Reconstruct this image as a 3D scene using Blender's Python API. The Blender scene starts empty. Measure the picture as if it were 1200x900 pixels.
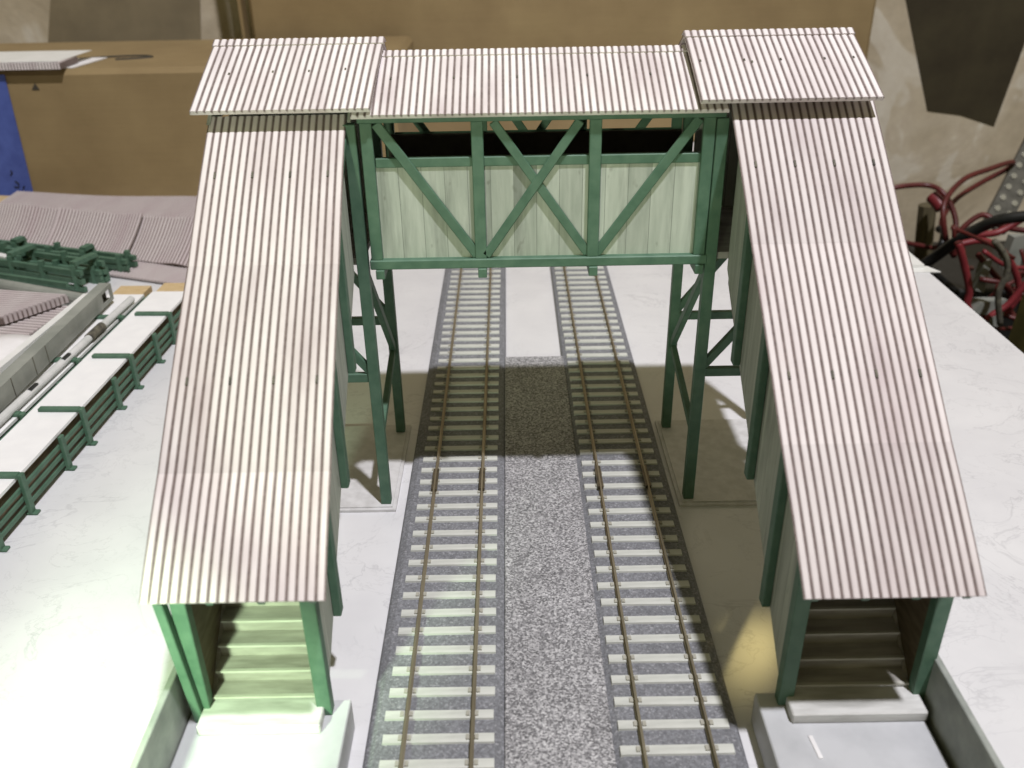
import bpy, math, random
from mathutils import Vector, Matrix
random.seed(7)
S = bpy.context.scene
C = S.collection
V = Vector
PI = math.pi

# ------------------------------------------------------------------ camera numbers (units: centimetres)
CAM = V((-0.417, 0.0, 18.172)); YAW, PITCH, ROLL, F = -0.0018, 0.4887, -0.0183, 1048.96
_f = V((math.sin(YAW)*math.cos(PITCH), math.cos(YAW)*math.cos(PITCH), -math.sin(PITCH)))
_r0 = V((math.cos(YAW), -math.sin(YAW), 0)); _u0 = _r0.cross(_f)
CR = _r0*math.cos(ROLL)+_u0*math.sin(ROLL); CU = -_r0*math.sin(ROLL)+_u0*math.cos(ROLL); CF = _f

def atZ(px, py, z):
    d = CF + CR*((px-600)/F) - CU*((py-450)/F)
    return CAM + d*((z-CAM.z)/d.z)
def atY(px, py, Y):
    d = CF + CR*((px-600)/F) - CU*((py-450)/F)
    return CAM + d*((Y-CAM.y)/d.y)

# ------------------------------------------------------------------ node helpers
def newmat(name):
    m = bpy.data.materials.new(name); m.use_nodes = True
    nt = m.node_tree; b = nt.nodes['Principled BSDF']
    return m, nt, b
def N(nt, t, **kw):
    n = nt.nodes.new(t)
    for k, v in kw.items():
        if k in n.inputs: n.inputs[k].default_value = v
        else: setattr(n, k, v)
    return n
def link(nt, a, b): nt.links.new(a, b)
def coords(nt, scale=(1,1,1), rot=(0,0,0), kind='Object'):
    tc = N(nt, 'ShaderNodeTexCoord'); mp = N(nt, 'ShaderNodeMapping')
    mp.inputs['Scale'].default_value = scale; mp.inputs['Rotation'].default_value = rot
    link(nt, tc.outputs[kind], mp.inputs['Vector']); return mp.outputs['Vector']
def noise(nt, vec, scale, detail=4, rough=.55, dist=0):
    n = N(nt, 'ShaderNodeTexNoise'); n.inputs['Scale'].default_value = scale
    n.inputs['Detail'].default_value = detail; n.inputs['Roughness'].default_value = rough
    n.inputs['Distortion'].default_value = dist
    link(nt, vec, n.inputs['Vector']); return n.outputs['Fac']
def ramp(nt, fac, stops, interp='LINEAR'):
    r = N(nt, 'ShaderNodeValToRGB'); cr = r.color_ramp; cr.interpolation = interp
    while len(cr.elements) < len(stops): cr.elements.new(.5)
    for e, (p, c) in zip(cr.elements, stops):
        e.position = p
        if not hasattr(c, '__len__'): c = (c, c, c)
        e.color = (*c, 1)
    link(nt, fac, r.inputs['Fac']); return r.outputs['Color']
def mixc(nt, fac, a, b, mode='MIX'):
    m = N(nt, 'ShaderNodeMix', data_type='RGBA', blend_type=mode)
    for s, v in ((m.inputs[0], fac), (m.inputs[6], a), (m.inputs[7], b)):
        if hasattr(v, 'is_output'): link(nt, v, s)
        elif hasattr(v, '__len__'): s.default_value = (*v, 1)
        else: s.default_value = v
    return m.outputs[2]
def bump(nt, b, h, strength=.3, dist=.05):
    n = N(nt, 'ShaderNodeBump'); n.inputs['Strength'].default_value = strength; n.inputs['Distance'].default_value = dist
    link(nt, h, n.inputs['Height']); link(nt, n.outputs['Normal'], b.inputs['Normal'])

def speck(name, c1, c2, scale=3, rough=.6, detail=5, lo=.35, hi=.65, bs=.15, bd=.02, spec=.4, sc=(1,1,1), metal=0):
    m, nt, b = newmat(name)
    v = coords(nt, sc); f = noise(nt, v, scale, detail)
    link(nt, ramp(nt, f, [(lo, c1), (hi, c2)]), b.inputs['Base Color'])
    b.inputs['Roughness'].default_value = rough; b.inputs['Specular IOR Level'].default_value = spec; b.inputs['Metallic'].default_value = metal
    if bs: bump(nt, b, f, bs, bd)
    return m

M = {}
M['green'] = speck('green_timber_paint', (.064,.134,.088), (.094,.174,.118), 2.2, .55, 6, sc=(1,1,1), bs=.25, bd=.02)
M['white'] = speck('white_card', (.82,.82,.82), (.86,.86,.855), 1.5, .55, bs=.08)
M['styrene'] = speck('white_styrene', (.72,.73,.70), (.80,.80,.78), 1.0, .4, bs=0)
M['paper'] = speck('white_paper', (.72,.70,.70), (.80,.79,.79), .8, .8, bs=.1)
M['grey_styrene'] = speck('grey_painted_girder', (.23,.245,.215), (.31,.32,.285), .9, .6, bs=.1)
M['pipe'] = speck('light_grey_pipe_plastic', (.52,.54,.52), (.66,.66,.65), 1.1, .35, bs=0)
M['dirty'] = speck('dirty_joint', (.06,.055,.045), (.16,.15,.11), 3, .7)
M['tan'] = speck('tan_wood', (.50,.36,.18), (.62,.48,.28), 2, .7, sc=(1,6,6))
M['brown'] = speck('brown_strip_wood', (.13,.095,.055), (.22,.17,.10), 2, .7, sc=(6,1,6))
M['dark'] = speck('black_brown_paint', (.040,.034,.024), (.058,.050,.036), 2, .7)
M['dark_wood'] = speck('dark_inside_board', (.085,.065,.035), (.14,.11,.065), 1.5, .7, sc=(1,1,4))
M['rail'] = speck('nickel_brass_rail', (.25,.215,.15), (.36,.32,.23), .35, .42, metal=.65, bs=0)
M['joiner'] = speck('rail_joiner_steel', (.10,.09,.07), (.2,.17,.12), 3, .4, metal=.8, bs=0)
M['sleeper'] = speck('pale_sleeper_plastic', (.49,.50,.46), (.60,.61,.565), 2.5, .55, sc=(.4,2,2), bs=.1)
M['chair'] = speck('sleeper_chair_plastic', (.32,.31,.26), (.40,.39,.33), 3, .6, bs=0)
M['platform'] = speck('grey_platform_card', (.43,.44,.455), (.53,.54,.555), .8, .55, 6, bs=.06)
M['slab'] = speck('grey_wood_slab', (.40,.40,.38), (.62,.62,.60), 1.4, .6, 5, sc=(.5,2.5,2.5), bs=.15)
M['parapet'] = speck('grey_parapet_card', (.24,.26,.24), (.34,.36,.33), 1.4, .7, 6, bs=.15)
M['stairwood'] = speck('weathered_stair_wood', (.25,.235,.21), (.42,.40,.365), 1.3, .65, 7, sc=(.45,2.6,2.6), bs=.3)
M['tread_edge'] = speck('worn_tread_edge', (.44,.43,.38), (.56,.55,.50), 2, .6, sc=(.5,2,2), bs=.1)
M['base'] = speck('grey_stone_base', (.52,.515,.51), (.63,.625,.625), 2.6, .55, 8, bs=.15)
M['blue'] = speck('blue_paper_tape', (.055,.085,.30), (.075,.115,.37), 1.2, .7, bs=.1)
M['ink'] = speck('black_ink', (.008,.008,.012), (.015,.015,.02), 2, .8, bs=0)
M['red'] = speck('red_cable_plastic', (.16,.020,.026), (.24,.032,.038), 1, .4, bs=0)
M['darkred'] = speck('dark_red_cable_plastic', (.075,.014,.013), (.12,.020,.018), 1, .4, bs=0)
M['black'] = speck('black_rubber', (.010,.011,.011), (.018,.019,.018), 1, .4, bs=0)
M['olive'] = speck('olive_yellow_paint', (.11,.10,.035), (.16,.145,.05), .6, .6)
M['stick'] = speck('dark_stick_wood', (.085,.07,.04), (.13,.11,.06), 1, .7, sc=(3,3,.4))
M['steel'] = speck('perforated_steel', (.09,.088,.075), (.15,.145,.125), 1, .45, metal=.5, bs=0)
M['stud'] = speck('bright_steel_stud', (.6,.6,.58), (.75,.75,.72), 1, .25, metal=.8, bs=0)
M['board'] = speck('dark_brown_board', (.034,.026,.012), (.052,.042,.020), .25, .8, 6, bs=.1)  # shadow tone for the upper right wall patch
M['olive_board'] = speck('dull_olive_board', (.19,.155,.095), (.25,.205,.125), .25, .8, 6, bs=.1)  # lighter shadow tone for the wall patch behind the low box
M['floor'] = speck('dark_shelf', (.020,.016,.012), (.055,.046,.034), .3, .8, 6)
M['tableedge'] = speck('table_edge_band', (.02,.018,.017), (.035,.03,.028), 1, .6)

def mat_card():
    m, nt, b = newmat('brown_cardboard')
    v = coords(nt); f = noise(nt, v, .18, 6, .6)
    c = ramp(nt, f, [(.3, (.225,.158,.072)), (.7, (.295,.215,.102))])
    v2 = coords(nt, (.6, 1, 14)); g = noise(nt, v2, .5, 3)
    c = mixc(nt, .05, c, ramp(nt, g, [(.35, .12), (.65, .5)]), 'OVERLAY')
    link(nt, c, b.inputs['Base Color']); b.inputs['Roughness'].default_value = .75
    bump(nt, b, f, .2, .1); return m
M['card'] = mat_card()

def mat_wall():
    m, nt, b = newmat('stained_concrete')
    v = coords(nt)
    f = noise(nt, v, .10, 5, .55, 1.2); g = noise(nt, v, .075, 3, .5, 2.2); h = noise(nt, v, 1.4, 6)
    c = ramp(nt, f, [(.3, (.40,.335,.23)), (.5, (.50,.43,.31)), (.62, (.56,.49,.37)), (.68, (.70,.65,.53))])
    c = mixc(nt, ramp(nt, g, [(.56, 0.), (.60, .55)]), c, (.70,.66,.56))
    c = mixc(nt, .15, c, ramp(nt, h, [(.3, .3), (.7, .7)]), 'OVERLAY')
    link(nt, c, b.inputs['Base Color']); b.inputs['Roughness'].default_value = .85
    bump(nt, b, f, .4, .5); return m
M['wall'] = mat_wall()

def mat_table():
    m, nt, b = newmat('marbled_white_laminate')
    v = coords(nt)
    a = noise(nt, v, .20, 6, .62, 1.0); a2 = noise(nt, v, .6, 7, .62, .6); cl = noise(nt, v, .35, 5)
    def vein(x, w, d):                     # thin line where the noise crosses one half
        s = N(nt, 'ShaderNodeMath', operation='SUBTRACT'); link(nt, x, s.inputs[0]); s.inputs[1].default_value = .5
        ab = N(nt, 'ShaderNodeMath', operation='ABSOLUTE'); link(nt, s.outputs[0], ab.inputs[0])
        return ramp(nt, ab.outputs[0], [(0, d), (w, 0.)])
    base = ramp(nt, cl, [(.35, (.64,.64,.655)), (.65, (.70,.70,.71))])
    gate = ramp(nt, noise(nt, v, .22, 3), [(.38, .15), (.60, 1.)])
    v1 = mixc(nt, 1., vein(a, .009, .36), gate, 'MULTIPLY'); v2 = mixc(nt, 1., vein(a2, .009, .32), gate, 'MULTIPLY')
    c = mixc(nt, v1, base, (.34,.34,.36)); c = mixc(nt, v2, c, (.40,.40,.41))
    link(nt, c, b.inputs['Base Color']); b.inputs['Roughness'].default_value = .32; b.inputs['Specular IOR Level'].default_value = .45
    return m
M['table'] = mat_table()

def mat_roof(c1=(.735,.685,.675), c2=(.80,.76,.75)):
    m, nt, b = newmat('corrugated_roof_paint')
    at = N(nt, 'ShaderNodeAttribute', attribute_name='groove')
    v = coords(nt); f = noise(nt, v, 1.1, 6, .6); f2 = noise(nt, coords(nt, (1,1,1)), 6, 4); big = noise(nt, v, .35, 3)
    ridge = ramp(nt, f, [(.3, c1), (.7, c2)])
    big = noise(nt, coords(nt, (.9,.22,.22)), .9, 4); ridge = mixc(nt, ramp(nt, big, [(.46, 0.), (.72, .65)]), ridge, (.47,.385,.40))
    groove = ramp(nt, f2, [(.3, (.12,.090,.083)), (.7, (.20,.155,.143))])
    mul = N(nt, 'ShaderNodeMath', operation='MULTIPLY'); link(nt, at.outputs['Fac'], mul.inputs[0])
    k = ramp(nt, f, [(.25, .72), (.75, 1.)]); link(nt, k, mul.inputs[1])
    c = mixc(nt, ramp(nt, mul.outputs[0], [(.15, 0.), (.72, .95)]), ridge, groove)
    oi = N(nt, 'ShaderNodeObjectInfo'); c = mixc(nt, 1., c, oi.outputs['Color'], 'MULTIPLY')   # per-sheet tint paints in the shading steps at the overlaps
    link(nt, c, b.inputs['Base Color']); b.inputs['Roughness'].default_value = .75; b.inputs['Specular IOR Level'].default_value = .15
    return m
M['roof'] = mat_roof()
M['roof_dull'] = mat_roof((.50,.445,.44), (.58,.525,.52))

def mat_plank(name, axis, w, c1, c2):
    m, nt, b = newmat(name)
    tc = N(nt, 'ShaderNodeTexCoord'); sx = N(nt, 'ShaderNodeSeparateXYZ'); link(nt, tc.outputs['Object'], sx.inputs[0])
    d = N(nt, 'ShaderNodeMath', operation='DIVIDE'); link(nt, sx.outputs[axis], d.inputs[0]); d.inputs[1].default_value = w
    fl = N(nt, 'ShaderNodeMath', operation='FLOOR'); link(nt, d.outputs[0], fl.inputs[0])
    fr = N(nt, 'ShaderNodeMath', operation='FRACT'); link(nt, d.outputs[0], fr.inputs[0])
    wn = N(nt, 'ShaderNodeTexWhiteNoise', noise_dimensions='1D'); link(nt, fl.outputs[0], wn.inputs['W'])
    sc = (5, 5, .55)
    v = coords(nt, sc)
    off = N(nt, 'ShaderNodeVectorMath', operation='ADD'); link(nt, v, off.inputs[0]); link(nt, wn.outputs['Color'], off.inputs[1])
    sc2 = N(nt, 'ShaderNodeVectorMath', operation='SCALE'); link(nt, wn.outputs['Color'], sc2.inputs[0]); sc2.inputs['Scale'].default_value = 9
    link(nt, sc2.outputs[0], off.inputs[1])
    s = noise(nt, off.outputs[0], .55, 7, .62, .4); blot = noise(nt, off.outputs[0], .28, 5, .6)
    kn = noise(nt, coords(nt, (2.6, 2.6, 1.5)), .9, 2, .5)
    c = ramp(nt, s, [(.25, c1), (.62, c2)])
    c = mixc(nt, ramp(nt, blot, [(.53, 0.), (.70, .65)]), c, tuple(x*.42 for x in c1))
    c = mixc(nt, ramp(nt, kn, [(.70, 0.), (.75, .35)]), c, (.08,.08,.05))
    tone = ramp(nt, wn.outputs['Value'], [(0, .80), (1, 1.)])
    c = mixc(nt, 1., c, tone, 'MULTIPLY')
    gap = ramp(nt, fr.outputs[0], [(0, 1.), (.02, 0.), (.98, 0.), (1., 1.)])
    c = mixc(nt, gap, c, tuple(x*.35 for x in c1))
    link(nt, c, b.inputs['Base Color']); b.inputs['Roughness'].default_value = .7
    bump(nt, b, s, .2, .03); return m
M['plankx'] = mat_plank('pale_green_planks', 'X', .66, (.36,.40,.345), (.55,.585,.52))
M['planky'] = mat_plank('grey_green_planks', 'Y', .66, (.36,.39,.33), (.52,.55,.48))

def mat_grain(name, cols, scale, rough, dist):
    m, nt, b = newmat(name)
    v = coords(nt)
    vo = N(nt, 'ShaderNodeTexVoronoi'); vo.inputs['Scale'].default_value = scale; link(nt, v, vo.inputs['Vector'])
    sp = N(nt, 'ShaderNodeSeparateColor'); link(nt, vo.outputs['Color'], sp.inputs[0])
    f = noise(nt, v, scale*.6, 5, .7); big = noise(nt, v, .6, 4)
    c = ramp(nt, sp.outputs[0], cols)
    c = mixc(nt, .5, c, ramp(nt, f, [(.3, .15), (.7, .85)]), 'OVERLAY')
    c = mixc(nt, .25, c, ramp(nt, big, [(.3, .3), (.7, .7)]), 'OVERLAY')
    link(nt, c, b.inputs['Base Color']); b.inputs['Roughness'].default_value = rough
    bump(nt, b, sp.outputs[0], .5, dist); return m
M['ballast'] = mat_grain('grey_foam_ballast', [(0, (.155,.158,.17)), (.5, (.182,.186,.20)), (.85, (.21,.215,.232)), (1, (.29,.29,.305))], 20, .85, .03)
M['granite'] = mat_grain('salt_and_pepper_gravel', [(0, (.11,.108,.112)), (.35, (.22,.218,.224)), (.6, (.32,.315,.322)), (1, (.52,.515,.52))], 21, .85, .03)

# ------------------------------------------------------------------ mesh builder
class MB:
    def __init__(s): s.v = []; s.f = []; s.mi = []; s.g = {}
    def quad(s, *p, mi=0):
        n = len(s.v); s.v += [V(q) for q in p]; s.f.append(tuple(range(n, n+len(p)))); s.mi.append(mi)
    def hexa(s, b, t, mi=0):              # four bottom and four top corners, counter-clockwise from above
        n = len(s.v); k = len(b); s.v += [V(q) for q in b]+[V(q) for q in t]
        s.f.append(tuple(n+i for i in reversed(range(k)))); s.f.append(tuple(n+k+i for i in range(k)))
        for i in range(k):
            j = (i+1) % k; s.f.append((n+i, n+j, n+k+j, n+k+i))
        s.mi += [mi]*(k+2); return s
    def box(s, x0, x1, y0, y1, z0, z1, mi=0):
        return s.hexa([(x0,y0,z0),(x1,y0,z0),(x1,y1,z0),(x0,y1,z0)], [(x0,y0,z1),(x1,y0,z1),(x1,y1,z1),(x0,y1,z1)], mi)
    def beam(s, a, b, w, h, up=(0,0,1), mi=0):  # bar from a to b, w across, h along up
        a, b = V(a), V(b); d = (b-a).normalized(); u = V(up); u = (u-d*u.dot(d)).normalized(); r = d.cross(u)
        q = lambda p: [p-r*w/2-u*h/2, p+r*w/2-u*h/2, p+r*w/2+u*h/2, p-r*w/2+u*h/2]
        return s.hexa(q(a), q(b), mi)
    def tube(s, pts, r, n=8, mi=0, r2=None):
        pts = [V(p) for p in pts]; prev = None; base = len(s.v); L = len(pts)
        t = (pts[1]-pts[0]).normalized(); u = t.orthogonal().normalized()
        for i, p in enumerate(pts):
            t = (pts[min(i+1, L-1)]-pts[max(i-1, 0)]).normalized(); u = (u-t*u.dot(t)).normalized(); w = t.cross(u)
            rr = r if r2 is None else r+(r2-r)*i/(L-1)
            for k in range(n): s.v.append(p+u*rr*math.cos(2*PI*k/n)+w*rr*math.sin(2*PI*k/n))
        for i in range(L-1):
            for k in range(n):
                j = (k+1) % n; s.f.append((base+i*n+k, base+i*n+j, base+(i+1)*n+j, base+(i+1)*n+k)); s.mi.append(mi)
        s.f.append(tuple(base+k for k in reversed(range(n)))); s.f.append(tuple(base+(L-1)*n+k for k in range(n))); s.mi += [mi, mi]
        return s
    def sheet(s, bl, br, tr, tl, nr, t=.06, depth=.010, bulge=0., rows=8, mi=0, phase=0., sag=None, edge=False):
        """corrugated sheet; corrugations run from the bl-br edge to the tl-tr edge"""
        bl, br, tr, tl = map(V, (bl, br, tr, tl)); nrm = (br-bl).cross(tl-bl).normalized()
        if bulge == 0 and sag is None: rows = 1
        cols = []; K = 10
        for i in range(nr*K+1):
            u = i/K+phase; d = abs((u+.5) % 1-.5); g = .5+.5*math.cos(PI*min(1, d/.36)); cols.append((i/(nr*K), g))
        base = len(s.v); nc = len(cols)
        for layer in (0, 1):
            for j in range(rows+1):
                tt = j/rows; off = bulge*4*tt*(1-tt)
                for (uu, g) in cols:
                    p = (bl*(1-uu)+br*uu)*(1-tt)+(tl*(1-uu)+tr*uu)*tt
                    o2 = off + (sag(uu, tt) if sag else 0)
                    if layer == 0: s.g[len(s.v)] = g; s.v.append(p+nrm*(o2-depth*2*g))
                    else:
                        if edge: s.g[len(s.v)] = g
                        s.v.append(p+nrm*(o2-t-depth))
        W = nc; Lr = (rows+1)*nc
        for j in range(rows):
            for i in range(nc-1):
                a = base+j*W+i; s.f.append((a, a+1, a+1+W, a+W)); s.mi.append(mi)
                a += Lr; s.f.append((a, a+W, a+1+W, a+1)); s.mi.append(mi)
        for i in range(nc-1):
            a = base+i; s.f.append((a, a+Lr, a+Lr+1, a+1)); s.mi.append(mi)
            a = base+rows*W+i; s.f.append((a, a+1, a+Lr+1, a+Lr)); s.mi.append(mi)
        for j in range(rows):
            a = base+j*W; s.f.append((a, a+W, a+W+Lr, a+Lr)); s.mi.append(mi)
            a = base+j*W+nc-1; s.f.append((a, a+Lr, a+Lr+W, a+W)); s.mi.append(mi)
        return s
    def build(s, name, mats, parent=None, loc=None, smooth=False, bevel=0):
        if not isinstance(mats, (list, tuple)): mats = [mats]
        o0 = V((0,0,0))
        if parent is not None:
            p = parent
            while p is not None: o0 = o0+p.location; p = p.parent
        if loc is not None: org = V(loc)
        elif parent is not None: org = o0
        else:
            xs = [v.x for v in s.v]; ys = [v.y for v in s.v]; zs = [v.z for v in s.v]
            org = V(((min(xs)+max(xs))/2, (min(ys)+max(ys))/2, min(zs)))
        me = bpy.data.meshes.new(name); me.from_pydata([tuple(v-org) for v in s.v], [], s.f)
        for m in mats: me.materials.append(M[m] if isinstance(m, str) else m)
        me.polygons.foreach_set('material_index', s.mi)
        if smooth: me.polygons.foreach_set('use_smooth', [True]*len(me.polygons))
        if s.g:
            at = me.attributes.new('groove', 'FLOAT', 'POINT'); vals = [0.]*len(s.v)
            for k, g in s.g.items(): vals[k] = g
            at.data.foreach_set('value', vals)
        me.update()
        o = bpy.data.objects.new(name, me); C.objects.link(o)
        if parent is not None: o.parent = parent
        o.location = org-o0
        if bevel:
            b = o.modifiers.new('edge', 'BEVEL'); b.width = bevel; b.segments = 1; b.limit_method = 'ANGLE'
        return o

def tag(o, label=None, cat=None, group=None, kind=None):
    if label: o['label'] = label
    if cat: o['category'] = cat
    if group: o['group'] = group
    if kind or cat: o['kind'] = kind or 'thing'
    return o
def empty(name, loc, label, cat, group=None):
    o = bpy.data.objects.new(name, None); C.objects.link(o); o.location = loc; o.empty_display_size = .5
    return tag(o, label, cat, group)
def dup(o, parent=None, loc=None, skip=()):
    c = o.copy(); C.objects.link(c); c.parent = parent
    if loc is not None: c.location = loc
    for ch in list(o.children): dup(ch, c)
    return c
def smoothpath(pts, n=10):
    pts = [V(p) for p in pts]; out = []
    P = [pts[0]*2-pts[1]]+pts+[pts[-1]*2-pts[-2]]
    for i in range(1, len(P)-2):
        a, b, c, d = P[i-1:i+3]
        for k in range(n):
            t = k/n; out.append(.5*((2*b)+(c-a)*t+(2*a-5*b+4*c-d)*t*t+(3*b-a-3*c+d)*t**3))
    out.append(pts[-1]); return out

# ------------------------------------------------------------------ the setting
XE = 22.75
m = MB().box(-62, XE, -14, 84, -2.2, 0); m.mi = [1 if i != 1 else 0 for i in range(6)]
tag(m.build('table_top', ['table', 'tableedge'], bevel=.06), kind='structure')
tag(MB().box(-110, 130, 86, 88, -70, 70).build('wall', 'wall'), kind='structure')
tag(MB().box(-120, 140, -60, 120, -16, -15).build('floor', 'floor'), kind='structure')

# ------------------------------------------------------------------ railway tracks
def make_track(name, xc, lab, y1, rl, rr, slope):
    t = empty(name, (xc, 30, 0.004), lab, 'track', 'railway tracks under the footbridge')
    y0 = 6.
    b = MB(); L, R = xc-rl, xc+rr
    b.hexa([(L,y0,.004),(R,y0,.004),(R,y1+.2,.004),(L,y1+.2,.004)], [(L+slope,y0,.3),(R-slope,y0,.3),(R-slope,y1-.1,.3),(L+slope,y1-.1,.3)])
    b.build('ballast_bed', 'ballast', t, bevel=.12)
    sl = MB().hexa([(-1.37,-.15,-.06),(1.37,-.15,-.06),(1.37,.15,-.06),(-1.37,.15,-.06)],
                   [(-1.36,-.13,.045),(1.36,-.13,.045),(1.36,.13,.045),(-1.36,.13,.045)])
    for x in (-.825, .825):
        for s in (-1, 1): sl.box(x+s*.11-.045, x+s*.11+.045, -.07, .07, .045, .09, 1)
    sl.v = [v+V((xc, 14.48, .31)) for v in sl.v]
    s0 = sl.build('sleeper', ['sleeper', 'chair'], t, loc=(xc, 14.48, .31))
    ph = 14.48 if xc < 0 else 14.78
    k = -9; first = True
    while ph+.7385*k < y1-.35:
        o = s0 if first else s0.copy()
        if not first: C.objects.link(o); o.parent = t
        o.location = V((random.uniform(-.02,.02), ph+.7385*k+random.uniform(-.015,.015)-30, .31-.004)); o.rotation_euler.z = random.uniform(-.008,.008)
        first = False; k += 1
    for x in (-.825, .825):
        r = MB()
        prof = [(-.06,.36),(.06,.36),(.06,.385),(.016,.40),(.016,.47),(.029,.48),(.029,.52),(-.029,.52),(-.029,.48),(-.016,.47),(-.016,.40),(-.06,.385)]
        n = len(prof); base = 0
        ys = [y0+.2, y1-.5]
        for y in ys:
            for (a, z) in prof: r.v.append(V((xc+x+a, y, z)))
        r.f.append(tuple(range(n))); r.f.append(tuple(n+i for i in reversed(range(n))))
        for i in range(n):
            j = (i+1) % n; r.f.append((i, n+i, n+j, j))
        r.mi = [0]*(n+2)
        rail = r.build('rail', 'rail', t)
        j = MB().box(xc+x-.10, xc+x-.035, 25.6, 26.9, .38, .50).box(xc+x+.035, xc+x+.10, 25.6, 26.9, .38, .50)
        j.build('rail_joiner', 'joiner', rail)
    return t
make_track('railway_track', -2.40, 'left railway track with pale sleepers on grey ballast', 48.4, 1.86, 1.74, .22)
make_track('railway_track', 3.36, 'right railway track with pale sleepers on grey ballast, shaded along its right edge', 48.4, 1.64, 1.72, .22)
tag(MB().box(-.78, 1.86, 5.5, 36.3, .004, .27).build('gravel_strip', 'granite', bevel=.03), 'long speckled black and white gravel strip lying between the two tracks', 'gravel strip')

# ------------------------------------------------------------------ footbridge
FB = empty('footbridge', (.35, 27.8, 0), 'model railway footbridge with green timber frame, plank walls and corrugated white roofs over two tracks', 'footbridge')
YF, YB = 25.42, 30.19
# span: walls, posts, braces, beams
XL, XR = -4.45, 5.3
posts = [-4.40, -1.31, 2.00, 5.16]
for (yw, s) in ((YF, -1), (YB, 1)):
    b = MB().box(XL, XR, min(yw, yw+.12*-s), max(yw, yw+.12*-s), 8.95, 11.72 if s < 0 else 11.45)
    w = b.build('plank_wall', 'plankx', FB)
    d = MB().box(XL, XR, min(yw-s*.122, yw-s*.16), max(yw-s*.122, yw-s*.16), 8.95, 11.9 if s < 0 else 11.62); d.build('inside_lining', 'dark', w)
    yo = yw+s*.11
    MB().box(-4.62, 5.40, min(yw-s*.17, yo+s*.12), max(yw-s*.17, yo+s*.12), 8.70, 8.99).build('bottom_beam', 'green', FB, bevel=.03)
    MB().box(-4.22, 5.02, min(yw-(.17 if s < 0 else -.002)*s, yw+s*.045), max(yw-(.17 if s < 0 else -.002)*s, yw+s*.045), *((11.70, 11.97) if s < 0 else (11.40, 11.66))).build('handrail', 'green', FB, bevel=.02)
    MB().box(-4.62, 5.60, min(yw-s*.12, yo+s*.10), max(yw-s*.12, yo+s*.10), 12.98, 13.16).build('top_beam', 'green', FB, bevel=.02)
    for x in posts:
        MB().box(x-.17, x+.17, min(yw+s*.002, yo+s*.06), max(yw+s*.002, yo+s*.06), 8.985, 12.985).build('truss_post', 'green', FB, bevel=.02)
    for (xa, za, xb, zb) in ((-4.12,12.95,-1.42,9.06), (4.88,12.95,2.11,9.06)):
        MB().beam((xa,yo-s*.03,za),(xb,yo-s*.03,zb),.10,.28,(1,0,0)).build('diagonal_brace', 'green', FB, bevel=.02)
    MB().beam((-.86,yo-s*.035,12.95),(1.86,yo-s*.035,9.06),.08,.26,(1,0,0)).build('diagonal_brace', 'green', FB, bevel=.02)
    MB().beam((1.56,yo+s*.02,12.95),(-1.16,yo+s*.02,9.06),.08,.26,(1,0,0)).build('diagonal_brace', 'green', FB, bevel=.02)
for x in (-4.33, -1.28, 2.02, 5.18):
    MB().box(x-.13, x+.13, YF-.30, YB+.30, 8.42, 8.705).build('floor_joist', 'green', FB, bevel=.02)
MB().box(XL, XR, YF+.175, YB-.175, 8.72, 8.95).build('span_floor', 'stairwood', FB)

# roofs
def gable(name, x0f, x1f, x0r, x1r, ye, ze, yr, zr, nr, nails, phase=0., capw=.30, t=.12):
    m = MB(); m.sheet((x0f,ye,ze),(x1f,ye,ze),(x1r,yr,zr),(x0r,yr,zr), nr, t=t, phase=phase, bulge=.02, rows=4)
    yb = 2*yr-ye
    m.sheet((x1f,yb,ze),(x0f,yb,ze),(x0r,yr+.01,zr),(x1r,yr+.01,zr), nr, t=t, phase=phase)
    for (u, tt) in nails:
        u = round(u*nr)/nr - phase/nr
        p = V((x0f+(x1f-x0f)*u, ye+(yr-ye)*tt, ze+(zr-ze)*tt)); d = V((0, yr-ye, zr-ze)).normalized()
        m.beam(p-d*.05, p+d*.05, .05, .05, (0,-.4,1), 1)
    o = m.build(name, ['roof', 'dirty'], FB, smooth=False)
    c = MB(); e = .05
    dy = yr-ye; dz = zr-ze; k = capw/math.hypot(dy, dz)
    c.sheet((x0r-.03,yr-dy*k,zr-dz*k+e),(x1r+.03,yr-dy*k,zr-dz*k+e),(x1r+.03,yr,zr+e),(x0r-.03,yr,zr+e), nr, t=.04, phase=phase)
    c.sheet((x1r+.03,yr+dy*k,zr-dz*k+e),(x0r-.03,yr+dy*k,zr-dz*k+e),(x0r-.03,yr+.01,zr+e),(x1r+.03,yr+.01,zr+e), nr, t=.04, phase=phase)
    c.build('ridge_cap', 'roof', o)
    return o
gable('span_roof', -4.75, 5.62, -4.75, 5.62, 25.02, 13.25, 27.8, 14.50, 52, [(.10,.55),(.27,.55),(.45,.55),(.63,.55),(.80,.55),(.93,.55)])
gable('tower_roof', -9.07, -4.18, -8.95, -4.02, 24.90, 13.46, 27.8, 14.88, 24, [(.18,.5),(.40,.52),(.62,.52),(.85,.54)])
gable('tower_roof', 4.80, 9.74, 4.74, 9.62, 24.90, 13.52, 27.8, 14.90, 24, [(.05,.55),(.28,.55),(.34,.52),(.52,.55),(.74,.55),(.93,.56)])
for x0 in (-8.75, 5.35):
    for x in (x0, x0+3.9):
        m = MB(); m.hexa([(x-.05,25.3,13.0),(x+.05,25.3,13.0),(x+.05,30.3,13.0),(x-.05,30.3,13.0)], [(x-.05,27.7,14.55),(x+.05,27.7,14.55),(x+.05,27.9,14.55),(x-.05,27.9,14.55)])
        m.build('roof_gable', 'planky', FB)

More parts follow.
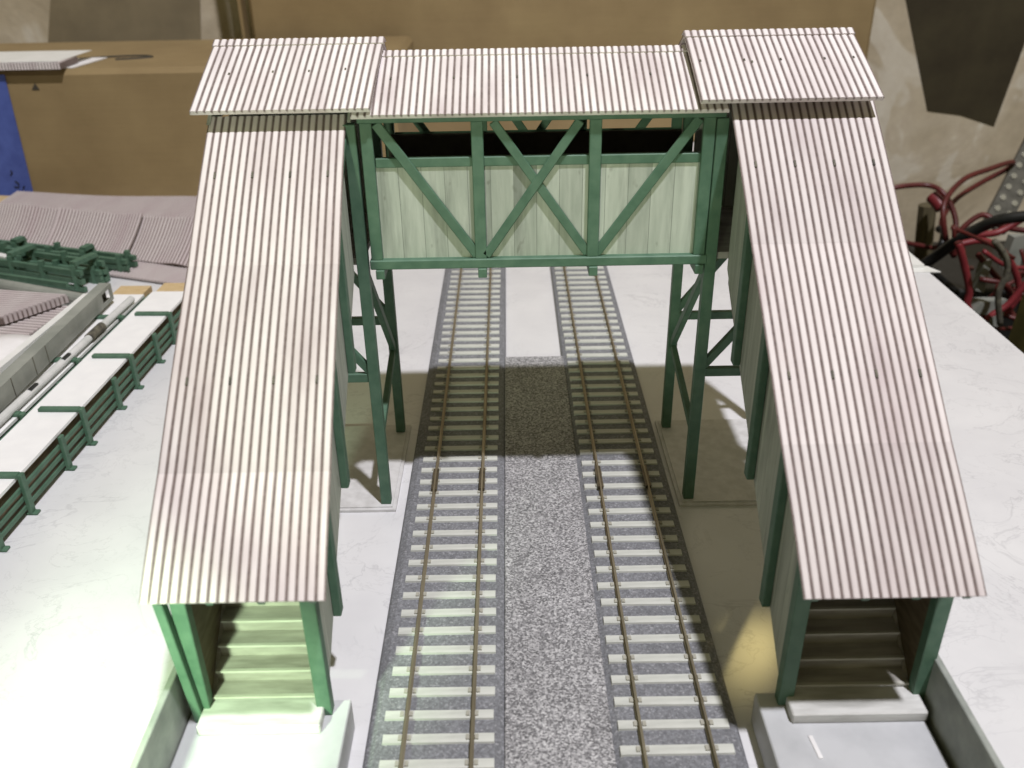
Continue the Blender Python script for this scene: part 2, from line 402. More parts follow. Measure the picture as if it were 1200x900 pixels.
# towers
def tower(xi, xo, s):
    """xi inner leg, xo outer leg"""
    for (x, y) in ((xi,YF),(xi,YB),(xo,YF+.1),(xo,YB)):
        g = MB().box(x-.17, x+.17, y-.17, y+.17, .15, 12.95).build('tower_leg', 'green', FB, bevel=.02)
    bp = MB()
    x0, x1 = sorted((xi-s*.35, xo+s*.35))
    bp.box(x0, x1, YF-.42, YB+.5, .004, .10).box(x0+.12, x1-.12, YF-.3, YB+.38, .10, .15)
    bp.build('base_plate', 'base', FB)
    xa = xi+s*.15; xb = xo-s*.15
    MB().beam((xa,YB,4.86),(xb,YB,4.86),.2,.30).build('cross_brace', 'green', FB, bevel=.02)
    MB().beam((xa,YF,5.0),(xb,YF,5.0),.2,.30).build('cross_brace', 'green', FB, bevel=.02)
    MB().beam((xi+s*.1,YF+.02,5.2),(xi+s*2.6,YF+.02,8.4),.2,.26).build('diagonal_brace', 'green', FB, bevel=.02)
    MB().beam((xi+s*.1,YB+.02,5.1),(xi+s*2.6,YB+.02,8.4),.2,.26).build('diagonal_brace', 'green', FB, bevel=.02)
    MB().beam((xi,YF+.1,8.6),(xi,YB-.1,3.75),.2,.28,(0,1,0)).build('diagonal_brace', 'green', FB, bevel=.02)
    MB().beam((xi+s*.02,YB-.1,3.7),(xi+s*.02,YF+.1,3.0) if False else (xi+s*.02,YF+.1,2.6),.2,.28,(0,1,0)).build('diagonal_brace', 'green', FB, bevel=.02)
    x0, x1 = sorted((xi+s*.05, xo))
    MB().box(x0, x1, YF+.2, YB, 8.72, 8.93).build('landing_floor', 'stairwood', FB)
    m = MB().box(min(xo-.06,xo+.06), max(xo-.06,xo+.06), YF+.3, YB-.2, 8.6, 12.9); m.build('plank_wall', 'planky', FB)
    MB().box(x0+.2, x1-.2, YB-.08, YB+.04, 8.94, 12.95).build('plank_wall', 'plankx', FB)
tower(-4.86, -8.62, -1)
tower(5.53, 9.25, 1)

# stairs: landing z 1.0 at the foot to 8.9 at the tower
SL = .82
def stairs(xa, xb, yfoot, roofc, s_in, breaks, nails, bul, sheet_shade):
    """xa<xb walls; roofc = (xl,xr,y,z) at the low edge and (xl,xr,y,z) at the top; s_in: +1 when the inner side is +x"""
    (bl, br, yb_, zb), (tl, tr, yt, zt) = roofc
    zs = lambda y: 1.0+(y-yfoot)*SL                         # nosing line
    zr = lambda y: zb+(y-yb_)*(zt-zb)/(yt-yb_)              # roof underside line
    yend = 25.15
    # stringers + treads + risers
    w = MB()
    for x in (xa+.10, xb-.10):
        w.hexa([(x-.06,yfoot+.25,1.0),(x+.06,yfoot+.25,1.0),(x+.06,yend,zs(yend)-.7),(x-.06,yend,zs(yend)-.7)],
               [(x-.06,yfoot+.25,1.25),(x+.06,yfoot+.25,1.25),(x+.06,yend,zs(yend)-.05),(x-.06,yend,zs(yend)-.05)])
    st = w.build('staircase', 'stairwood', FB)
    d, h = .463, .38; n = 20
    for k in range(n):
        y = yfoot+.12+k*d; z = 1.42+k*h
        t = MB().box(xa+.17, xb-.17, y+.03, y+d+.12, z-.05, z-.002, 0).box(xa+.17, xb-.17, y-.055, y+.03, z-.055, z+.004, 1)
        t.build('tread', ['stairwood', 'tread_edge'], st)
        MB().box(xa+.17, xb-.17, y+d+.02, y+d+.07, z-.004, z+h-.057).build('riser', 'stairwood', st)
    MB().box(xa-.02, xb+.02, yfoot-.72, yfoot+.15, 1.002, 1.30).build('step_slab', 'slab', st, bevel=.03)
    # side panels and posts
    for (x, sg) in ((xa, -1), (xb, 1)):
        inner = (sg == s_in)
        ya = yfoot+.15
        q = MB(); a, b = sorted((x-.03, x+.03))
        q.hexa([(a,ya,1.0),(b,ya,1.0),(b,yend,zs(yend)-.25),(a,yend,zs(yend)-.25)],
               [(a,ya,zr(ya)-.35),(b,ya,zr(ya)-.35),(b,yend,zr(yend)-.35),(a,yend,zr(yend)-.35)])
        # follow the stair line: lower edge
        pn = q.build('side_panel', 'planky', FB)
        q = MB(); c, e = sorted((x-sg*.035, x-sg*.075))
        q.hexa([(c,ya+.02,1.05),(e,ya+.02,1.05),(e,yend,zs(yend)-.2),(c,yend,zs(yend)-.2)],
               [(c,ya+.02,zr(ya)-.4),(e,ya+.02,zr(ya)-.4),(e,yend,zr(yend)-.4),(c,yend,zr(yend)-.4)])
        q.build('inside_lining', 'dark_wood', pn)
        po = x+sg*.035; p1 = x+sg*.24
        c, e = sorted((po, p1))
        for y in (yfoot+1.95, yfoot+4.55, yfoot+7.15):
            MB().box(c, e, y-.17, y+.17, zs(y)-.25, zr(y)-.22).build('stair_post', 'green', FB, bevel=.02)
        c, e = sorted((x-sg*.16, x+sg*.20))
        MB().box(c, e, yfoot-.17, yfoot+.14, 1.002, zr(yfoot)-.2).build('stair_post', 'green', FB, bevel=.02)
        for zz in (.12,):
            MB().beam((x+sg*.10,ya,zr(ya)-.3),(x+sg*.10,yend,zr(yend)-.3),.2,.2).build('side_rail', 'green', FB, bevel=.02)
    # roof: backing + three overlapping sheets
    L = lambda a, b, t: a+(b-a)*t
    pt = lambda u, t, dz=0: V((L(L(bl,br,u), L(tl,tr,u), t), L(yb_,yt,t), L(zb,zt,t)+dz))
    bk = MB(); e = .02
    for u in (.08, .36, .64, .92):
        bk.beam(pt(u,.015,-.32), pt(u,.985,-.32), .14, .14)
    rf = bk.build('stair_roof', 'green', FB)
    ts = [0]+breaks+[1]
    for i in range(len(ts)-1):
        t0, t1 = ts[i], ts[i+1]
        over = .035 if i < len(ts)-2 else 0
        lo = .02 if i else 0
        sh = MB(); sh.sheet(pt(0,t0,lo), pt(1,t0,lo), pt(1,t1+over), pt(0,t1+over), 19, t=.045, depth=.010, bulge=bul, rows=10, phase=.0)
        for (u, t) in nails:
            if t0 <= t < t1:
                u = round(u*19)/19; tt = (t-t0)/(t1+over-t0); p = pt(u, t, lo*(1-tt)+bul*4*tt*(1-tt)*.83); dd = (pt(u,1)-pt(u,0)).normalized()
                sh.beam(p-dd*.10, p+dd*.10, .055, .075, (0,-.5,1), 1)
        so_ = sh.build('roof_sheet', ['roof', 'dirty'], rf); k = sheet_shade[i]; so_.color = (k, k*.985, k*.98, 1)
nl = [(u, t) for t in (.375, .835) for u in (.10, .37, .63, .89)]
stairs(-8.00, -5.13, 15.55, ((-8.15,-4.33,14.08,5.76), (-8.79,-4.97,25.65,13.16)), 1, [.20, .62], nl, .05, (1., .87, .93))
stairs(6.05, 9.22, 15.62, ((5.53,9.33,14.25,5.43), (5.76,9.77,25.65,13.28)), -1, [.25, .65], nl, .04, (.88, .97, .90))
MB().beam((-8.36,15.3,4.75),(-8.10,15.35,1.01),.22,.26,(0,1,0)).build('stair_post', 'green', FB, bevel=.02)

# ------------------------------------------------------------------ platforms at the foot of the stairs
def platform(x0, x1, y1, xw, sg, lab):
    t = empty('station_platform', ((x0+x1)/2, 12, .004), lab, 'platform')
    MB().box(x0, x1, 7, y1, .004, 1.0).build('platform_deck', 'platform', t, bevel=.03)
    a, b = sorted((xw, xw+sg*.16))
    MB().box(a, b, 7, y1+.05, .004, 2.45).build('parapet', 'parapet', t, bevel=.02)
    return t
platform(-8.40, -4.55, 15.88, -8.43, -1, 'brightly lit pale platform with grey parapet at the foot of the left stairs')
platform(5.40, 9.22, 15.88, 9.36, 1, 'shaded bluish grey platform with grey parapet at the foot of the right stairs')
tag(MB().hexa([(6.31,14.53,1.004),(6.41,14.53,1.004),(6.47,13.9,1.004),(6.37,13.9,1.004)], [(6.31,14.53,1.03),(6.41,14.53,1.03),(6.47,13.9,1.03),(6.37,13.9,1.03)]).build('paper_strip', 'paper'), 'tiny white strip lying on the right platform', 'strip')

# ------------------------------------------------------------------ long fenced platform sections, left
def fenced(lab):
    t = empty('fenced_walkway', (-17.0, 32, .004), lab, 'walkway model', 'white fenced walkway sections on the left')
    ang = math.atan2(.62, 16.); ca, sa = math.cos(ang), math.sin(ang)
    def P(a, l, z): return V((-17.30+l*ca+(a)*sa, 24.3+a*ca-l*sa, z))   # a along, l sideways (right +)
    def bx(m, a0, a1, l0, l1, z0, z1, mi=0):
        return m.hexa([P(a0,l0,z0),P(a0,l1,z0),P(a1,l1,z0),P(a1,l0,z0)], [P(a0,l0,z1),P(a0,l1,z1),P(a1,l1,z1),P(a1,l0,z1)], mi)
    bx(MB(), -14, 17.6, -1.72, -.12, .004, 1.38).build('side_board', 'brown', t)
    bx(MB(), -14, 17.55, -1.80, .03, 1.382, 1.5).build('walkway_top', 'white', t)
    bx(MB(), 17.62, 18.9, -1.72, -.15, .004, 1.42).build('end_block', 'tan', t)
    for z in (.22, .58, .94):
        bx(MB(), -14, 17.7, .02, .12, z, z+.17).build('fence_rail', 'green', t, bevel=.015)
    bx(MB(), -14, 17.6, -2.03, -1.82, .004, 1.36).build('edge_beam', 'green', t)
    k = 0
    for a in [-9.9, -7.7, -5.4, -3.2, -1., 1., 3.75, 5.5, 8.3, 10.1, 12.6, 14.6, 17.2]:
        tall = (k % 2 == 1)
        p = MB(); bx(p, a-.13, a+.13, .122, .26, .004, 1.62 if tall else 1.45)
        bx(p, a-.13, a+.13, .02, .42, .004, .09)
        po = p.build('fence_post', 'green', t, bevel=.015)
        if tall: bx(MB(), a-.13, a+.13, -1.45, .12, 1.505, 1.64).build('crossbar', 'green', po, bevel=.015)
        k += 1
    return t
fw = fenced('nearest white topped walkway section with green fence facing the left stairs')
f2 = dup(fw, None, fw.location+V((-2.12, -.3, 0)))
f2['label'] = 'white topped walkway section lying behind the nearest one, a pipe on top of it'

# pipe lying on the second section
a, b = V((-18.87, 40.4, 1.72)), V((-19.55, 27.0, 1.72))
pp = MB().tube([a, b], .17, 14).build('grey_pipe', 'pipe', smooth=False)
tag(pp, 'long pale pipe with small black slots lying along the second walkway section', 'pipe')
d = (b-a).normalized(); up = V((0,0,1)); sd = d.cross(up)
MB().tube([a+d*3.2, a+d*4.5], .21, 12).build('pipe_joint', 'dirty', pp)
for k in (6.6, 9.3):
    p = a+d*k+up*.15-sd*.06
    MB().beam(p-d*.28, p+d*.28, .14, .08).build('slot', 'black', pp)

# grey square girder on the second section
gt = empty('box_girder', (-20.0, 34, 1.02), 'grey square box girder with a hole near its end, lying beside the pale pipe', 'girder')
g = MB(); X0, X1 = -20.30, -19.75
g.box(X0, X1, 24, 40.5, 1.72, 1.78).box(X0, X1, 24, 40.5, 2.48, 2.54).box(X0, X0+.06, 24, 40.5, 1.78, 2.48)
g.box(X1-.06, X1, 24, 39.35, 1.78, 2.48).box(X1-.06, X1, 40.25, 40.5, 1.78, 2.48).box(X1-.06, X1, 39.35, 40.25, 1.78, 1.90).box(X1-.06, X1, 39.35, 40.25, 2.36, 2.48)
g.build('girder_shell', 'grey_styrene', gt)
MB().box(X0+.07, X1-.3, 39.0, 40.4, 1.79, 2.47).build('girder_filler', 'dark', gt)
for y in (30.6, 32.4, 33.5):
    MB().box(X1-.002, X1+.012, y, y+.05, 1.73, 2.53).build('girder_seam', 'dirty', gt)
# cross pipe and flat strip behind the girder
tag(MB().tube([(-21.2, 42.0, .9), (-32, 46.6, .9)], .32, 14).build('grey_pipe', 'grey_styrene'), 'thicker grey pipe running left from the girder end', 'pipe')
tag(MB().hexa([(-20.9,42.9,.004),(-33,47.6,.004),(-33,46.2,.004),(-20.9,41.9,.004)][::-1], [(-20.9,42.9,.55),(-33,47.6,.55),(-33,46.2,.55),(-20.9,41.9,.55)][::-1]).build('grey_strip', 'pipe'), 'flat light grey strip under the green trestle pieces', 'strip')
tag(MB().beam((-21.6,40.2,.7),(-22.8,30.5,.7),.5,1.3).build('green_bar', 'green', bevel=.02), 'green bar on edge left of the girder', 'bar')
tag(MB().beam((-21.05,40.6,1.0),(-21.6,30.5,1.0),.35,1.95).build('white_bar', 'styrene'), 'thin white bar between girder and green bar', 'bar')

# stack of short corrugated pieces
def stack_piece(name, pr, pl, z, dx, nr, lab, t=.3):
    (x0,y0),(x1,y1) = pr; (x2,y2),(x3,y3) = pl        # right edge near->far, left edge far->near
    m = MB(); m.sheet((x1,y1,z),(x2,y2,z),(x3,y3,z),(x0,y0,z), 4, t=.05) if False else None
    m.sheet((x0,y0,z),(x1,y1,z),(x2,y2,z),(x3,y3,z), nr, t=t, depth=.08, edge=True)
    return tag(m.build(name, 'roof_dull'), lab, 'roofing sheet', 'corrugated pieces stacked on the left')
stack_piece('corrugated_sheet', ((-23.0,33.6),(-21.75,40.4)), ((-31,42.4),(-32,35.6)), 1.45, 0, 24, 'lowest corrugated sheet of the small pinkish stack on the left', .45)
stack_piece('corrugated_sheet', ((-23.9,38.0),(-22.0,40.6)), ((-31,42.6),(-32,38.2)), 1.98, 0, 14, 'short corrugated sheet lying on top of the small pinkish stack', .36)
# curved white card
cd = MB(); n = 10
A0, A1 = V((-21.2, 30.2, 1.45)), V((-21.3, 36.4, 1.0)); B0, B1 = V((-25, 31.0, 1.3)), V((-24.3, 36.2, 1.3))
for i in range(n+1):
    u = i/n
    p0 = A0.lerp(A1, u); p1 = B0.lerp(B1, u)
    for j in range(n+1):
        w = j/n; p = p0.lerp(p1, w); p = p+V((0,0,.35*math.sin(PI*w*.9)+.9*(u**2)*(1-w)**.7*.6)); cd.v.append(p)
for i in range(n):
    for j in range(n):
        a = i*(n+1)+j; cd.f.append((a, a+n+1, a+n+2, a+1)); cd.mi.append(0)
co = cd.build('curled_card', 'paper', smooth=True); so = co.modifiers.new('thick', 'SOLIDIFY'); so.thickness = .04
tag(co, 'curled white paper sheet leaning on the corrugated stack', 'paper')

# green trestle pieces piled up
def trestle(p0, p1, w, h, lab, zb=0.004, lean=0):
    p0, p1 = V((*p0, zb)), V((*p1, zb)); d = (p1-p0).normalized(); s = V((-d.y, d.x, 0)); L = (p1-p0).length
    t = empty('trestle_piece', (p0+p1)/2, lab, 'trestle piece', 'green trestle pieces piled on the left')
    for (o, z) in ((0,.1),(0,.5),(0,.95),(w,.1),(w,.5),(w,.95)):
        q0 = p0+s*o+V((0,0,z*h)); q1 = p1+s*o+V((0,0,z*h)); MB().beam(q0, q1, .24, .26).build('rail_bar', 'green', t)
    k = int(L/2.4)
    for i in range(k+1):
        q = p0+d*(.5+i*(L-1)/k)
        for o in (0, w): MB().box(q.x+s.x*o-.14, q.x+s.x*o+.14, q.y+s.y*o-.14, q.y+s.y*o+.14, zb+.0, zb+h+.35).build('trestle_post', 'green', t)
        if i % 2 == 0:
            MB().beam(q+V((0,0,h+.42)), q+s*w+V((0,0,h+.42)), .42, .22).build('crossbar', 'green', t)
    return t
trestle((-33, 49.3), (-23.6, 45.6), 1.6, 1.1, 'front green trestle piece with raised crossbars in the pile', .1)
trestle((-35, 52.6), (-22.2, 48.2), .7, .85, 'rear green trestle piece against the large corrugated panel')
trestle((-34, 51.0), (-23.2, 46.9), .45, .7, 'low green trestle piece squeezed in the middle of the pile')
tag(MB().beam((-31.5,49.4,1.2),(-28.6,47.9,1.2),.4,.35).build('white_offcut', 'styrene'), 'short white offcut lying on the green trestle pile', 'offcut')
for i, (pa, pb, lab) in enumerate([((-32,47.9),(-24.2,45.0),'single green strip lying at the front foot of the trestle pile')]):
    tag(MB().beam((*pa,.72),(*pb,.72),.2,.25).build('green_strip', 'green'), lab, 'strip')

# large gable corrugated panels behind
def sagf(u, t): return .10*math.sin(u*9)+.06*math.sin(u*23+1)
fa, fb, ga, gb = V((-36,55.2,.30)), V((-18.6,48.4,.30)), V((-35.6,57.0,1.95)), V((-18.0,51.8,1.95))
for u0, u1, dz0, dz1, ph, lab in ((-.04, .44, .0, .09, 0, 'leftmost of the three wavy corrugated panels propped in front of the low box'),
                                  (.41, .74, .02, .09, 2, 'middle one of the three wavy corrugated panels propped in front of the low box'),
                                  (.71, 1.0, .04, .05, 4, 'rightmost of the three wavy corrugated panels, ending behind the left stair roof')):
    m = MB(); e0, e1 = V((0,0,dz0)), V((0,0,dz1))
    m.sheet(fa.lerp(fb,u0)+e0, fa.lerp(fb,u1)+e1, ga.lerp(gb,u1-.015)+e1, ga.lerp(gb,u0-.015)+e0, int(82*(u1-u0)), t=.08, depth=.03, rows=6, sag=lambda u, t, ph=ph: .10*math.sin(u*5+ph)+.05*math.sin(u*13+ph)-.10*math.sin(PI*t))
    tag(m.build('corrugated_roof_panel', 'roof_dull'), lab, 'roof panel', 'large corrugated panels on the left')
m = MB(); m.sheet((-34,56.6,1.55),(-17.5,52.2,1.55),(-17,57.2,1.75),(-34,60.2,1.65), 78, t=.08, depth=.04, rows=6, sag=lambda u, t: .08*math.sin(u*7+2))
tag(m.build('corrugated_roof_panel', 'roof_dull'), 'flat corrugated roof panel behind the propped ones, touching the cardboard box', 'roof panel', 'large corrugated panels on the left')
m = MB(); m.sheet((-23.5,48.0,.22),(-16.6,45.4,.22),(-15.2,48.4,.26),(-22.2,51.2,.26), 32, t=.08, depth=.04)
tag(m.build('corrugated_roof_panel', 'roof_dull'), 'small corrugated panel lying flat at the right end of the trestle pile', 'roof panel', 'large corrugated panels on the left')
tag(MB().hexa([(-36,57.6,.004),(-17.4,52.6,.004),(-17.2,56.8,.004),(-36,60.6,.004)], [(-36,57.6,1.3),(-17.4,52.6,1.3),(-17.2,56.8,1.4),(-36,60.6,1.35)]).build('wood_block', 'tan'), 'pale wood block carrying the rear corrugated panel', 'block')

# ------------------------------------------------------------------ cardboard boxes
cb = empty('cardboard_box', (-28, 69, .004), 'low brown cardboard box on the left with blue tape on its front', 'cardboard box')
MB().box(-62, -8, 62, 76.8, .004, 9.25).build('box_body', 'card', cb, bevel=.35)
tp = MB(); q = [atY(0, 62, 61.9), atY(5, 90, 61.9), atY(39, 232, 61.9), atY(60, 305, 61.9)]
y0, y1 = 61.90, 61.98
zt = 9.0
xt = lambda z: -33.85 + (0.9-z)*(-.025)
front = [(-44,0.5),(xt(.5)+.0,.5),(xt(zt)-0.,zt),(-44,zt)]
tp.hexa([(x,y1,z) for x,z in front], [(x,y0,z) for x,z in front][::1])
tape = tp.build('blue_tape', 'blue', cb)
ink = MB()
for pts in ([(-34.95,2.35),(-34.8,2.5),(-34.85,2.7)], [(-34.9,1.55),(-34.62,1.5),(-34.55,1.75),(-34.75,1.95)], [(-34.35,1.35),(-34.2,1.6)], [(-34.3,1.1),(-34.0,1.05)], [(-34.85,.62),(-34.6,.66)], [(-34.05,.72),(-33.9,.78)]):
    ink.tube([(x-.1,61.88,z) for x,z in pts], .045, 6)
ink.build('handwriting', 'ink', tape)
MB().tube(smoothpath([(-30.5,66.5,9.27),(-28.4,67.4,9.27),(-26.4,67.6,9.27),(-25.6,66.9,9.27),(-26.8,66.2,9.27),(-27.8,66.0,9.27)]), .10, 6).build('pen_mark', 'dark', cb)
MB().hexa([(-32.1,61.99,8.0),(-31.6,61.99,8.0),(-31.8,61.99,8.45)], [(-32.1,61.96,8.0),(-31.6,61.96,8.0),(-31.8,61.96,8.45)]).build('pen_mark', 'dark', cb)

cc = empty('cardboard_box', (4.2, 81, .004), 'tall wide brown cardboard box standing behind the footbridge', 'cardboard box')
MB().box(-21.2, 29.45, 78, 83.5, .004, 30).build('box_body', 'card', cc, bevel=.25)
m = MB().beam((-21.9,78.6,.01),(-21.9,78.6,29),.25,1.4,(0,1,0)); m.build('box_flap', 'card', cc)

ws = empty('corrugated_strip', (-33, 65, 9.26), 'white corrugated strip lying on top of the low cardboard box', 'strip')
m = MB(); m.sheet((-40,61.45,9.80),(-29.6,61.45,9.80),(-29.6,64.2,9.84),(-40,64.2,9.84), 52, t=.40, depth=.05, edge=True)
m.build('strip_sheet', 'roof', ws)
MB().hexa([(-40,61.55,9.812),(-29.7,61.55,9.812),(-29.5,66.4,9.85),(-40,66.4,9.85)], [(-40,61.55,9.84),(-29.7,61.55,9.84),(-29.5,66.4,9.88),(-40,66.4,9.88)]).build('strip_top', 'styrene', ws)
MB().hexa([(-40,62.4,9.27),(-29.2,62.4,9.27),(-28.7,66.8,9.27),(-40,66.8,9.27)], [(-40,62.4,9.33),(-29.2,62.4,9.33),(-28.7,66.8,9.33),(-40,66.8,9.33)]).build('strip_backing', 'paper', ws)

# shadows on the wall, put in as thin dark-coloured patches
def wall_shadow(name, pts, mat, lab, Y=85.93, t=.06):
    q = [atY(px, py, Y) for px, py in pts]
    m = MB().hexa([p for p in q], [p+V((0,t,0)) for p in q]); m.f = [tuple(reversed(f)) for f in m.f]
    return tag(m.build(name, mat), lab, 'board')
wall_shadow('dark_board', [(1087,130),(1126,135),(1165,148),(1205,40),(1230,-60),(1050,-60)], 'board', 'dark brown board hanging on the concrete wall at upper right')
wall_shadow('olive_board', [(55,70),(236,70),(234,-20),(60,-20)], 'olive_board', 'dull olive board leaning on the wall behind the low box')

# ------------------------------------------------------------------ right side: cables and bits below the table edge
def cable(name, pts, r, mat, lab, cat='cable', group=None):
    return tag(MB().tube(smoothpath(pts, 8), r, 8).build(name, mat, smooth=True), lab, cat, group)
W = lambda px, py, Y: atY(px, py, Y)
cable('red_cable', [W(1020,232,72),W(1048,220,72),(W(1085,217,72)),W(1105,226,71),W(1118,250,70),W(1120,275,69),W(1112,290,68),W(1106,262,68),W(1108,235,69),W(1130,210,71),W(1160,198,73),W(1185,190,75),W(1182,197,76),W(1150,214,75),W(1120,234,73),W(1104,258,71),W(1108,284,69),W(1118,300,67)], .22, 'darkred', 'dark red cable looping high in front of the concrete wall')
cable('red_cable', [W(1118,300,66),W(1122,275,66),W(1150,252,66),W(1172,264,65),W(1185,268,64),W(1215,272,63)], .22, 'darkred', 'dark red cable arching low under the black cable')
cable('red_cable', [W(1123,284,60),W(1130,310,60),W(1136,340,60),W(1134,360,60),W(1150,380,60)], .27, 'red', 'bright red cable hanging straight down beside the table edge')
cable('red_cable', [W(1125,286,61),W(1150,282,61),W(1170,290,61),W(1186,310,61),W(1194,335,61),W(1190,352,61),W(1176,366,61),W(1150,372,61)], .25, 'red', 'bright red cable curling round at the right side of the tangle')
cable('red_cable', [W(1146,298,62),W(1160,315,62),W(1180,338,62),W(1195,352,62)], .22, 'darkred', 'dark red cable slanting through the middle of the tangle')
cable('red_cable', [W(1210,322,59),W(1196,340,59),W(1180,358,59),W(1160,371,59),W(1145,388,59)], .24, 'red', 'red cable rising to the right edge at the front of the tangle')
cable('red_cable', [W(1200,255,64),W(1170,272,64),W(1140,276,64),W(1128,284,64)], .27, 'red', 'red cable lying almost level just under the black one')
cable('red_cable', [W(1060,284,70),W(1080,288,70),W(1096,290,70),W(1110,280,70)], .2, 'darkred', 'thin dark cable beside the dark stick')
cable('black_cable', [W(1080,312,66),W(1100,298,65),W(1125,280,63),W(1150,266,62),W(1175,257,61),W(1215,252,60)], .42, 'black', 'thick black cable sweeping across the red cable tangle')
cable('black_cable', [W(1100,300,68),W(1104,285,68),W(1106,272,69),W(1100,268,70)], .3, 'black', 'short black cable end poking up behind the thick black cable')
cable('grey_cable', [W(1165,282,58),W(1178,300,58),W(1180,320,58),W(1170,345,58),W(1172,380,58)], .22, 'dirty', 'thin grey brown cable inside the red tangle')
tag(MB().tube([W(1081,305,74),W(1084,270,74),W(1087,240,74)], .75, 10, r2=.72).build('round_stick', 'stick'), 'dark round stick standing upright in front of the wall', 'stick')
cable('pink_plug', [W(1092,230,72),W(1098,236,71.5),W(1104,244,71)], .55, 'red', 'short thick red plug at the cable loop', 'plug')
wt = MB(); rr = random.Random(5)
for i in range(9):
    Y0 = rr.uniform(58, 68); pts = []
    px, py = rr.uniform(1125, 1200), rr.uniform(285, 345); a = rr.uniform(0, 6.28)
    for k in range(6):
        pts.append(W(px, py, Y0+rr.uniform(-1, 1))); a += rr.uniform(-1.3, 1.3)
        px = min(1215, max(1118+.45*(max(py, 290)-290), px+34*math.cos(a))); py = min(385, max(268, py+28*math.sin(a)))
    wt.tube(smoothpath(pts, 6), rr.choice([.15, .18, .22]), 6, mi=rr.choice([0, 1, 1, 1, 2]))
wo_ = wt.build('wire_tangle', ['red', 'darkred', 'black'], smooth=True); tag(wo_, 'dense tangle of thin red and dark wires below the table edge', 'wires', kind='stuff')
# perforated strip
ps = empty('perforated_strip', W(1190,230,74), 'perforated steel strip slanting at the right edge behind the cables', 'steel strip')
a, b = W(1164,268,73), W(1216,165,77)
d = (b-a).normalized(); sd = CR - d*CR.dot(d); sd.normalize(); nn = d.cross(sd)
if nn.dot(CF) > 0: nn = -nn
MB().beam(a, b, .4, 2.1, sd).build('strip_body', 'steel', ps)
for i in range(9):
    for j in (-.55, .55):
        p = a+d*(.6+i*1.05)+sd*j+nn*.18
        MB().tube([p, p+nn*.12], .26, 8).build('stud', 'stud', ps)
# bits
bo = tag(MB().box(27, 33, 57, 66, -14.99, -8.2).build('dark_box', 'floor', bevel=.2), 'dark box half hidden under the cables beside the table', 'box')
p = W(1206,360,54)
tag(MB().hexa([(p.x-1.0,p.y-4,-14.99),(p.x+5,p.y-4,-14.99),(p.x+5,p.y+.5,-14.99),(p.x-1.0,p.y+.5,-14.99)], [(p.x-.3,p.y-4,p.z+2),(p.x+5,p.y-4,p.z+2),(p.x+5,p.y+.5,p.z+2),(p.x-.3,p.y+.5,p.z+2)]).build('olive_box', 'olive', bevel=.1), 'olive yellow box at the right edge below the table', 'box')
for (c, sz, lab) in (((1155,358,60),(2.4,1.0,.9),'larger white scrap under the red cables'), ((1150,322,62),(.7,.7,2.2),'small upright white scrap among the cables'), ((1186,295,66),(1.3,.8,2.6),'tall grey white scrap at the right of the cables'), ((1162,374,59),(.8,.6,.6),'tiny white scrap nearest the table edge')):
    p = W(*c); x, y, z = sz
    m = MB().hexa([p+V((-x/2,-y/2,-z/2)),p+V((x/2,-y/2,-z/2-.2)),p+V((x/2,y/2,-z/2)),p+V((-x/2,y/2,-z/2))], [p+V((-x/4,-y/2,z/2)),p+V((x/2,-y/2,z/2+.2)),p+V((x/2,y/2,z/2)),p+V((-x/3,y/2,z/2))])
    tag(m.build('white_scrap', 'grey_styrene'), lab, 'scrap', 'white scraps among the cables')
tag(MB().box(36, 48, 68, 80, -14.99, -10).build('dark_box', 'black', bevel=.2), 'black box behind the red cable tangle at the right edge', 'box')
tag(MB().box(25, 33, 70, 79, -14.99, -9).build('dark_box', 'floor', bevel=.2), 'dark brown box behind the stick by the wall', 'box')
m = MB().hexa([(20.6,46.4,.004),(23.3,46.4,.004),(22.9,47.3,.004),(20.6,47.3,.004)], [(20.6,46.4,.06),(23.3,46.4,.06),(22.9,47.3,.06),(20.6,47.3,.06)])
m.hexa([(20.6,47.0,.06),(22.6,47.0,.06),(22.6,50.2,.06),(20.6,50.2,.06)], [(20.6,47.0,.25),(22.6,47.0,.25),(22.6,50.2,.25),(20.6,50.2,.25)])
tag(m.build('white_plastic_piece', 'styrene'), 'small white plastic piece at the far table edge by the right roof', 'plastic piece')

# ------------------------------------------------------------------ light
w = bpy.data.worlds.new('World'); S.world = w; w.use_nodes = True
w.node_tree.nodes['Background'].inputs['Color'].default_value = (.97, .87, .46, 1)
w.node_tree.nodes['Background'].inputs['Strength'].default_value = .20

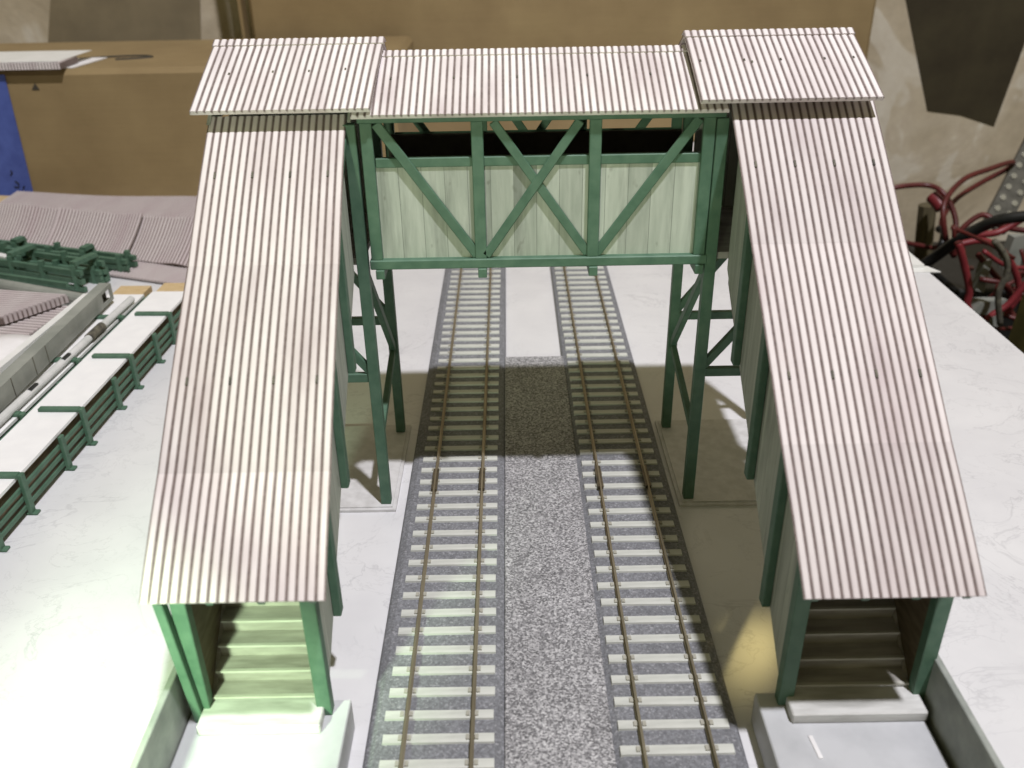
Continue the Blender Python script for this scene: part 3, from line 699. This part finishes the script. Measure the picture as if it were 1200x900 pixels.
def aim(o, tgt): o.rotation_euler = (V(tgt)-o.location).to_track_quat('-Z', 'Y').to_euler()
l = bpy.data.lights.new('ceiling_lamp', 'AREA'); l.shape = 'DISK'; l.size = 6; l.energy = 300000; l.color = (.965, .945, 1.0)
o = bpy.data.objects.new('ceiling_lamp', l); C.objects.link(o); o.location = (31, -24, 160); aim(o, (0, 27, 5)); o['kind'] = 'structure'
def spot(loc, tgt, e, half, blend, col):  # one green lamp's light, split over two narrow spots
    l = bpy.data.lights.new('green_lamp', 'SPOT'); l.energy = e; l.color = col; l.spot_size = math.radians(2*half); l.spot_blend = blend; l.shadow_soft_size = .6
    o = bpy.data.objects.new('green_lamp', l); C.objects.link(o); o.location = loc; aim(o, tgt); o['kind'] = 'structure'
spot((-10.3, 4, 9.0), (-9.1, 15.5, 0.8), 18500, 26, .75, (.74, 1.0, .64))       # green lamp narrowed to the left stairs
spot((-6, -8, 14.5), (-2, 25, 10.2), 15500, 15, .5, (.86, 1.0, .68))   # added spot: same green light put onto the span
wl = bpy.data.lights.new('warm_lamp', 'SPOT'); wl.energy = 48000; wl.color = (1.0, .80, .32); wl.spot_size = math.radians(2.9); wl.spot_blend = .9; wl.shadow_soft_size = .5  # narrow spot added to make the yellow patch by the right stairs
wo = bpy.data.objects.new('warm_lamp', wl); C.objects.link(wo); wo.location = (22, 48, 22); aim(wo, (5.95, 18.2, 0)); wo['kind'] = 'structure'

# ------------------------------------------------------------------ camera
cam = bpy.data.cameras.new('camera'); co = bpy.data.objects.new('camera', cam); C.objects.link(co)
co.matrix_world = Matrix(((CR.x,CU.x,-CF.x,CAM.x),(CR.y,CU.y,-CF.y,CAM.y),(CR.z,CU.z,-CF.z,CAM.z),(0,0,0,1)))
cam.sensor_width = 36; cam.lens = 36*F/1200; cam.clip_start = .5; cam.clip_end = 2000
cam.dof.use_dof = True; cam.dof.focus_distance = 29; cam.dof.aperture_fstop = .2
S.camera = co
S.view_settings.view_transform = 'Standard'; S.view_settings.look = 'None'; S.view_settings.exposure = 0; S.view_settings.gamma = 1
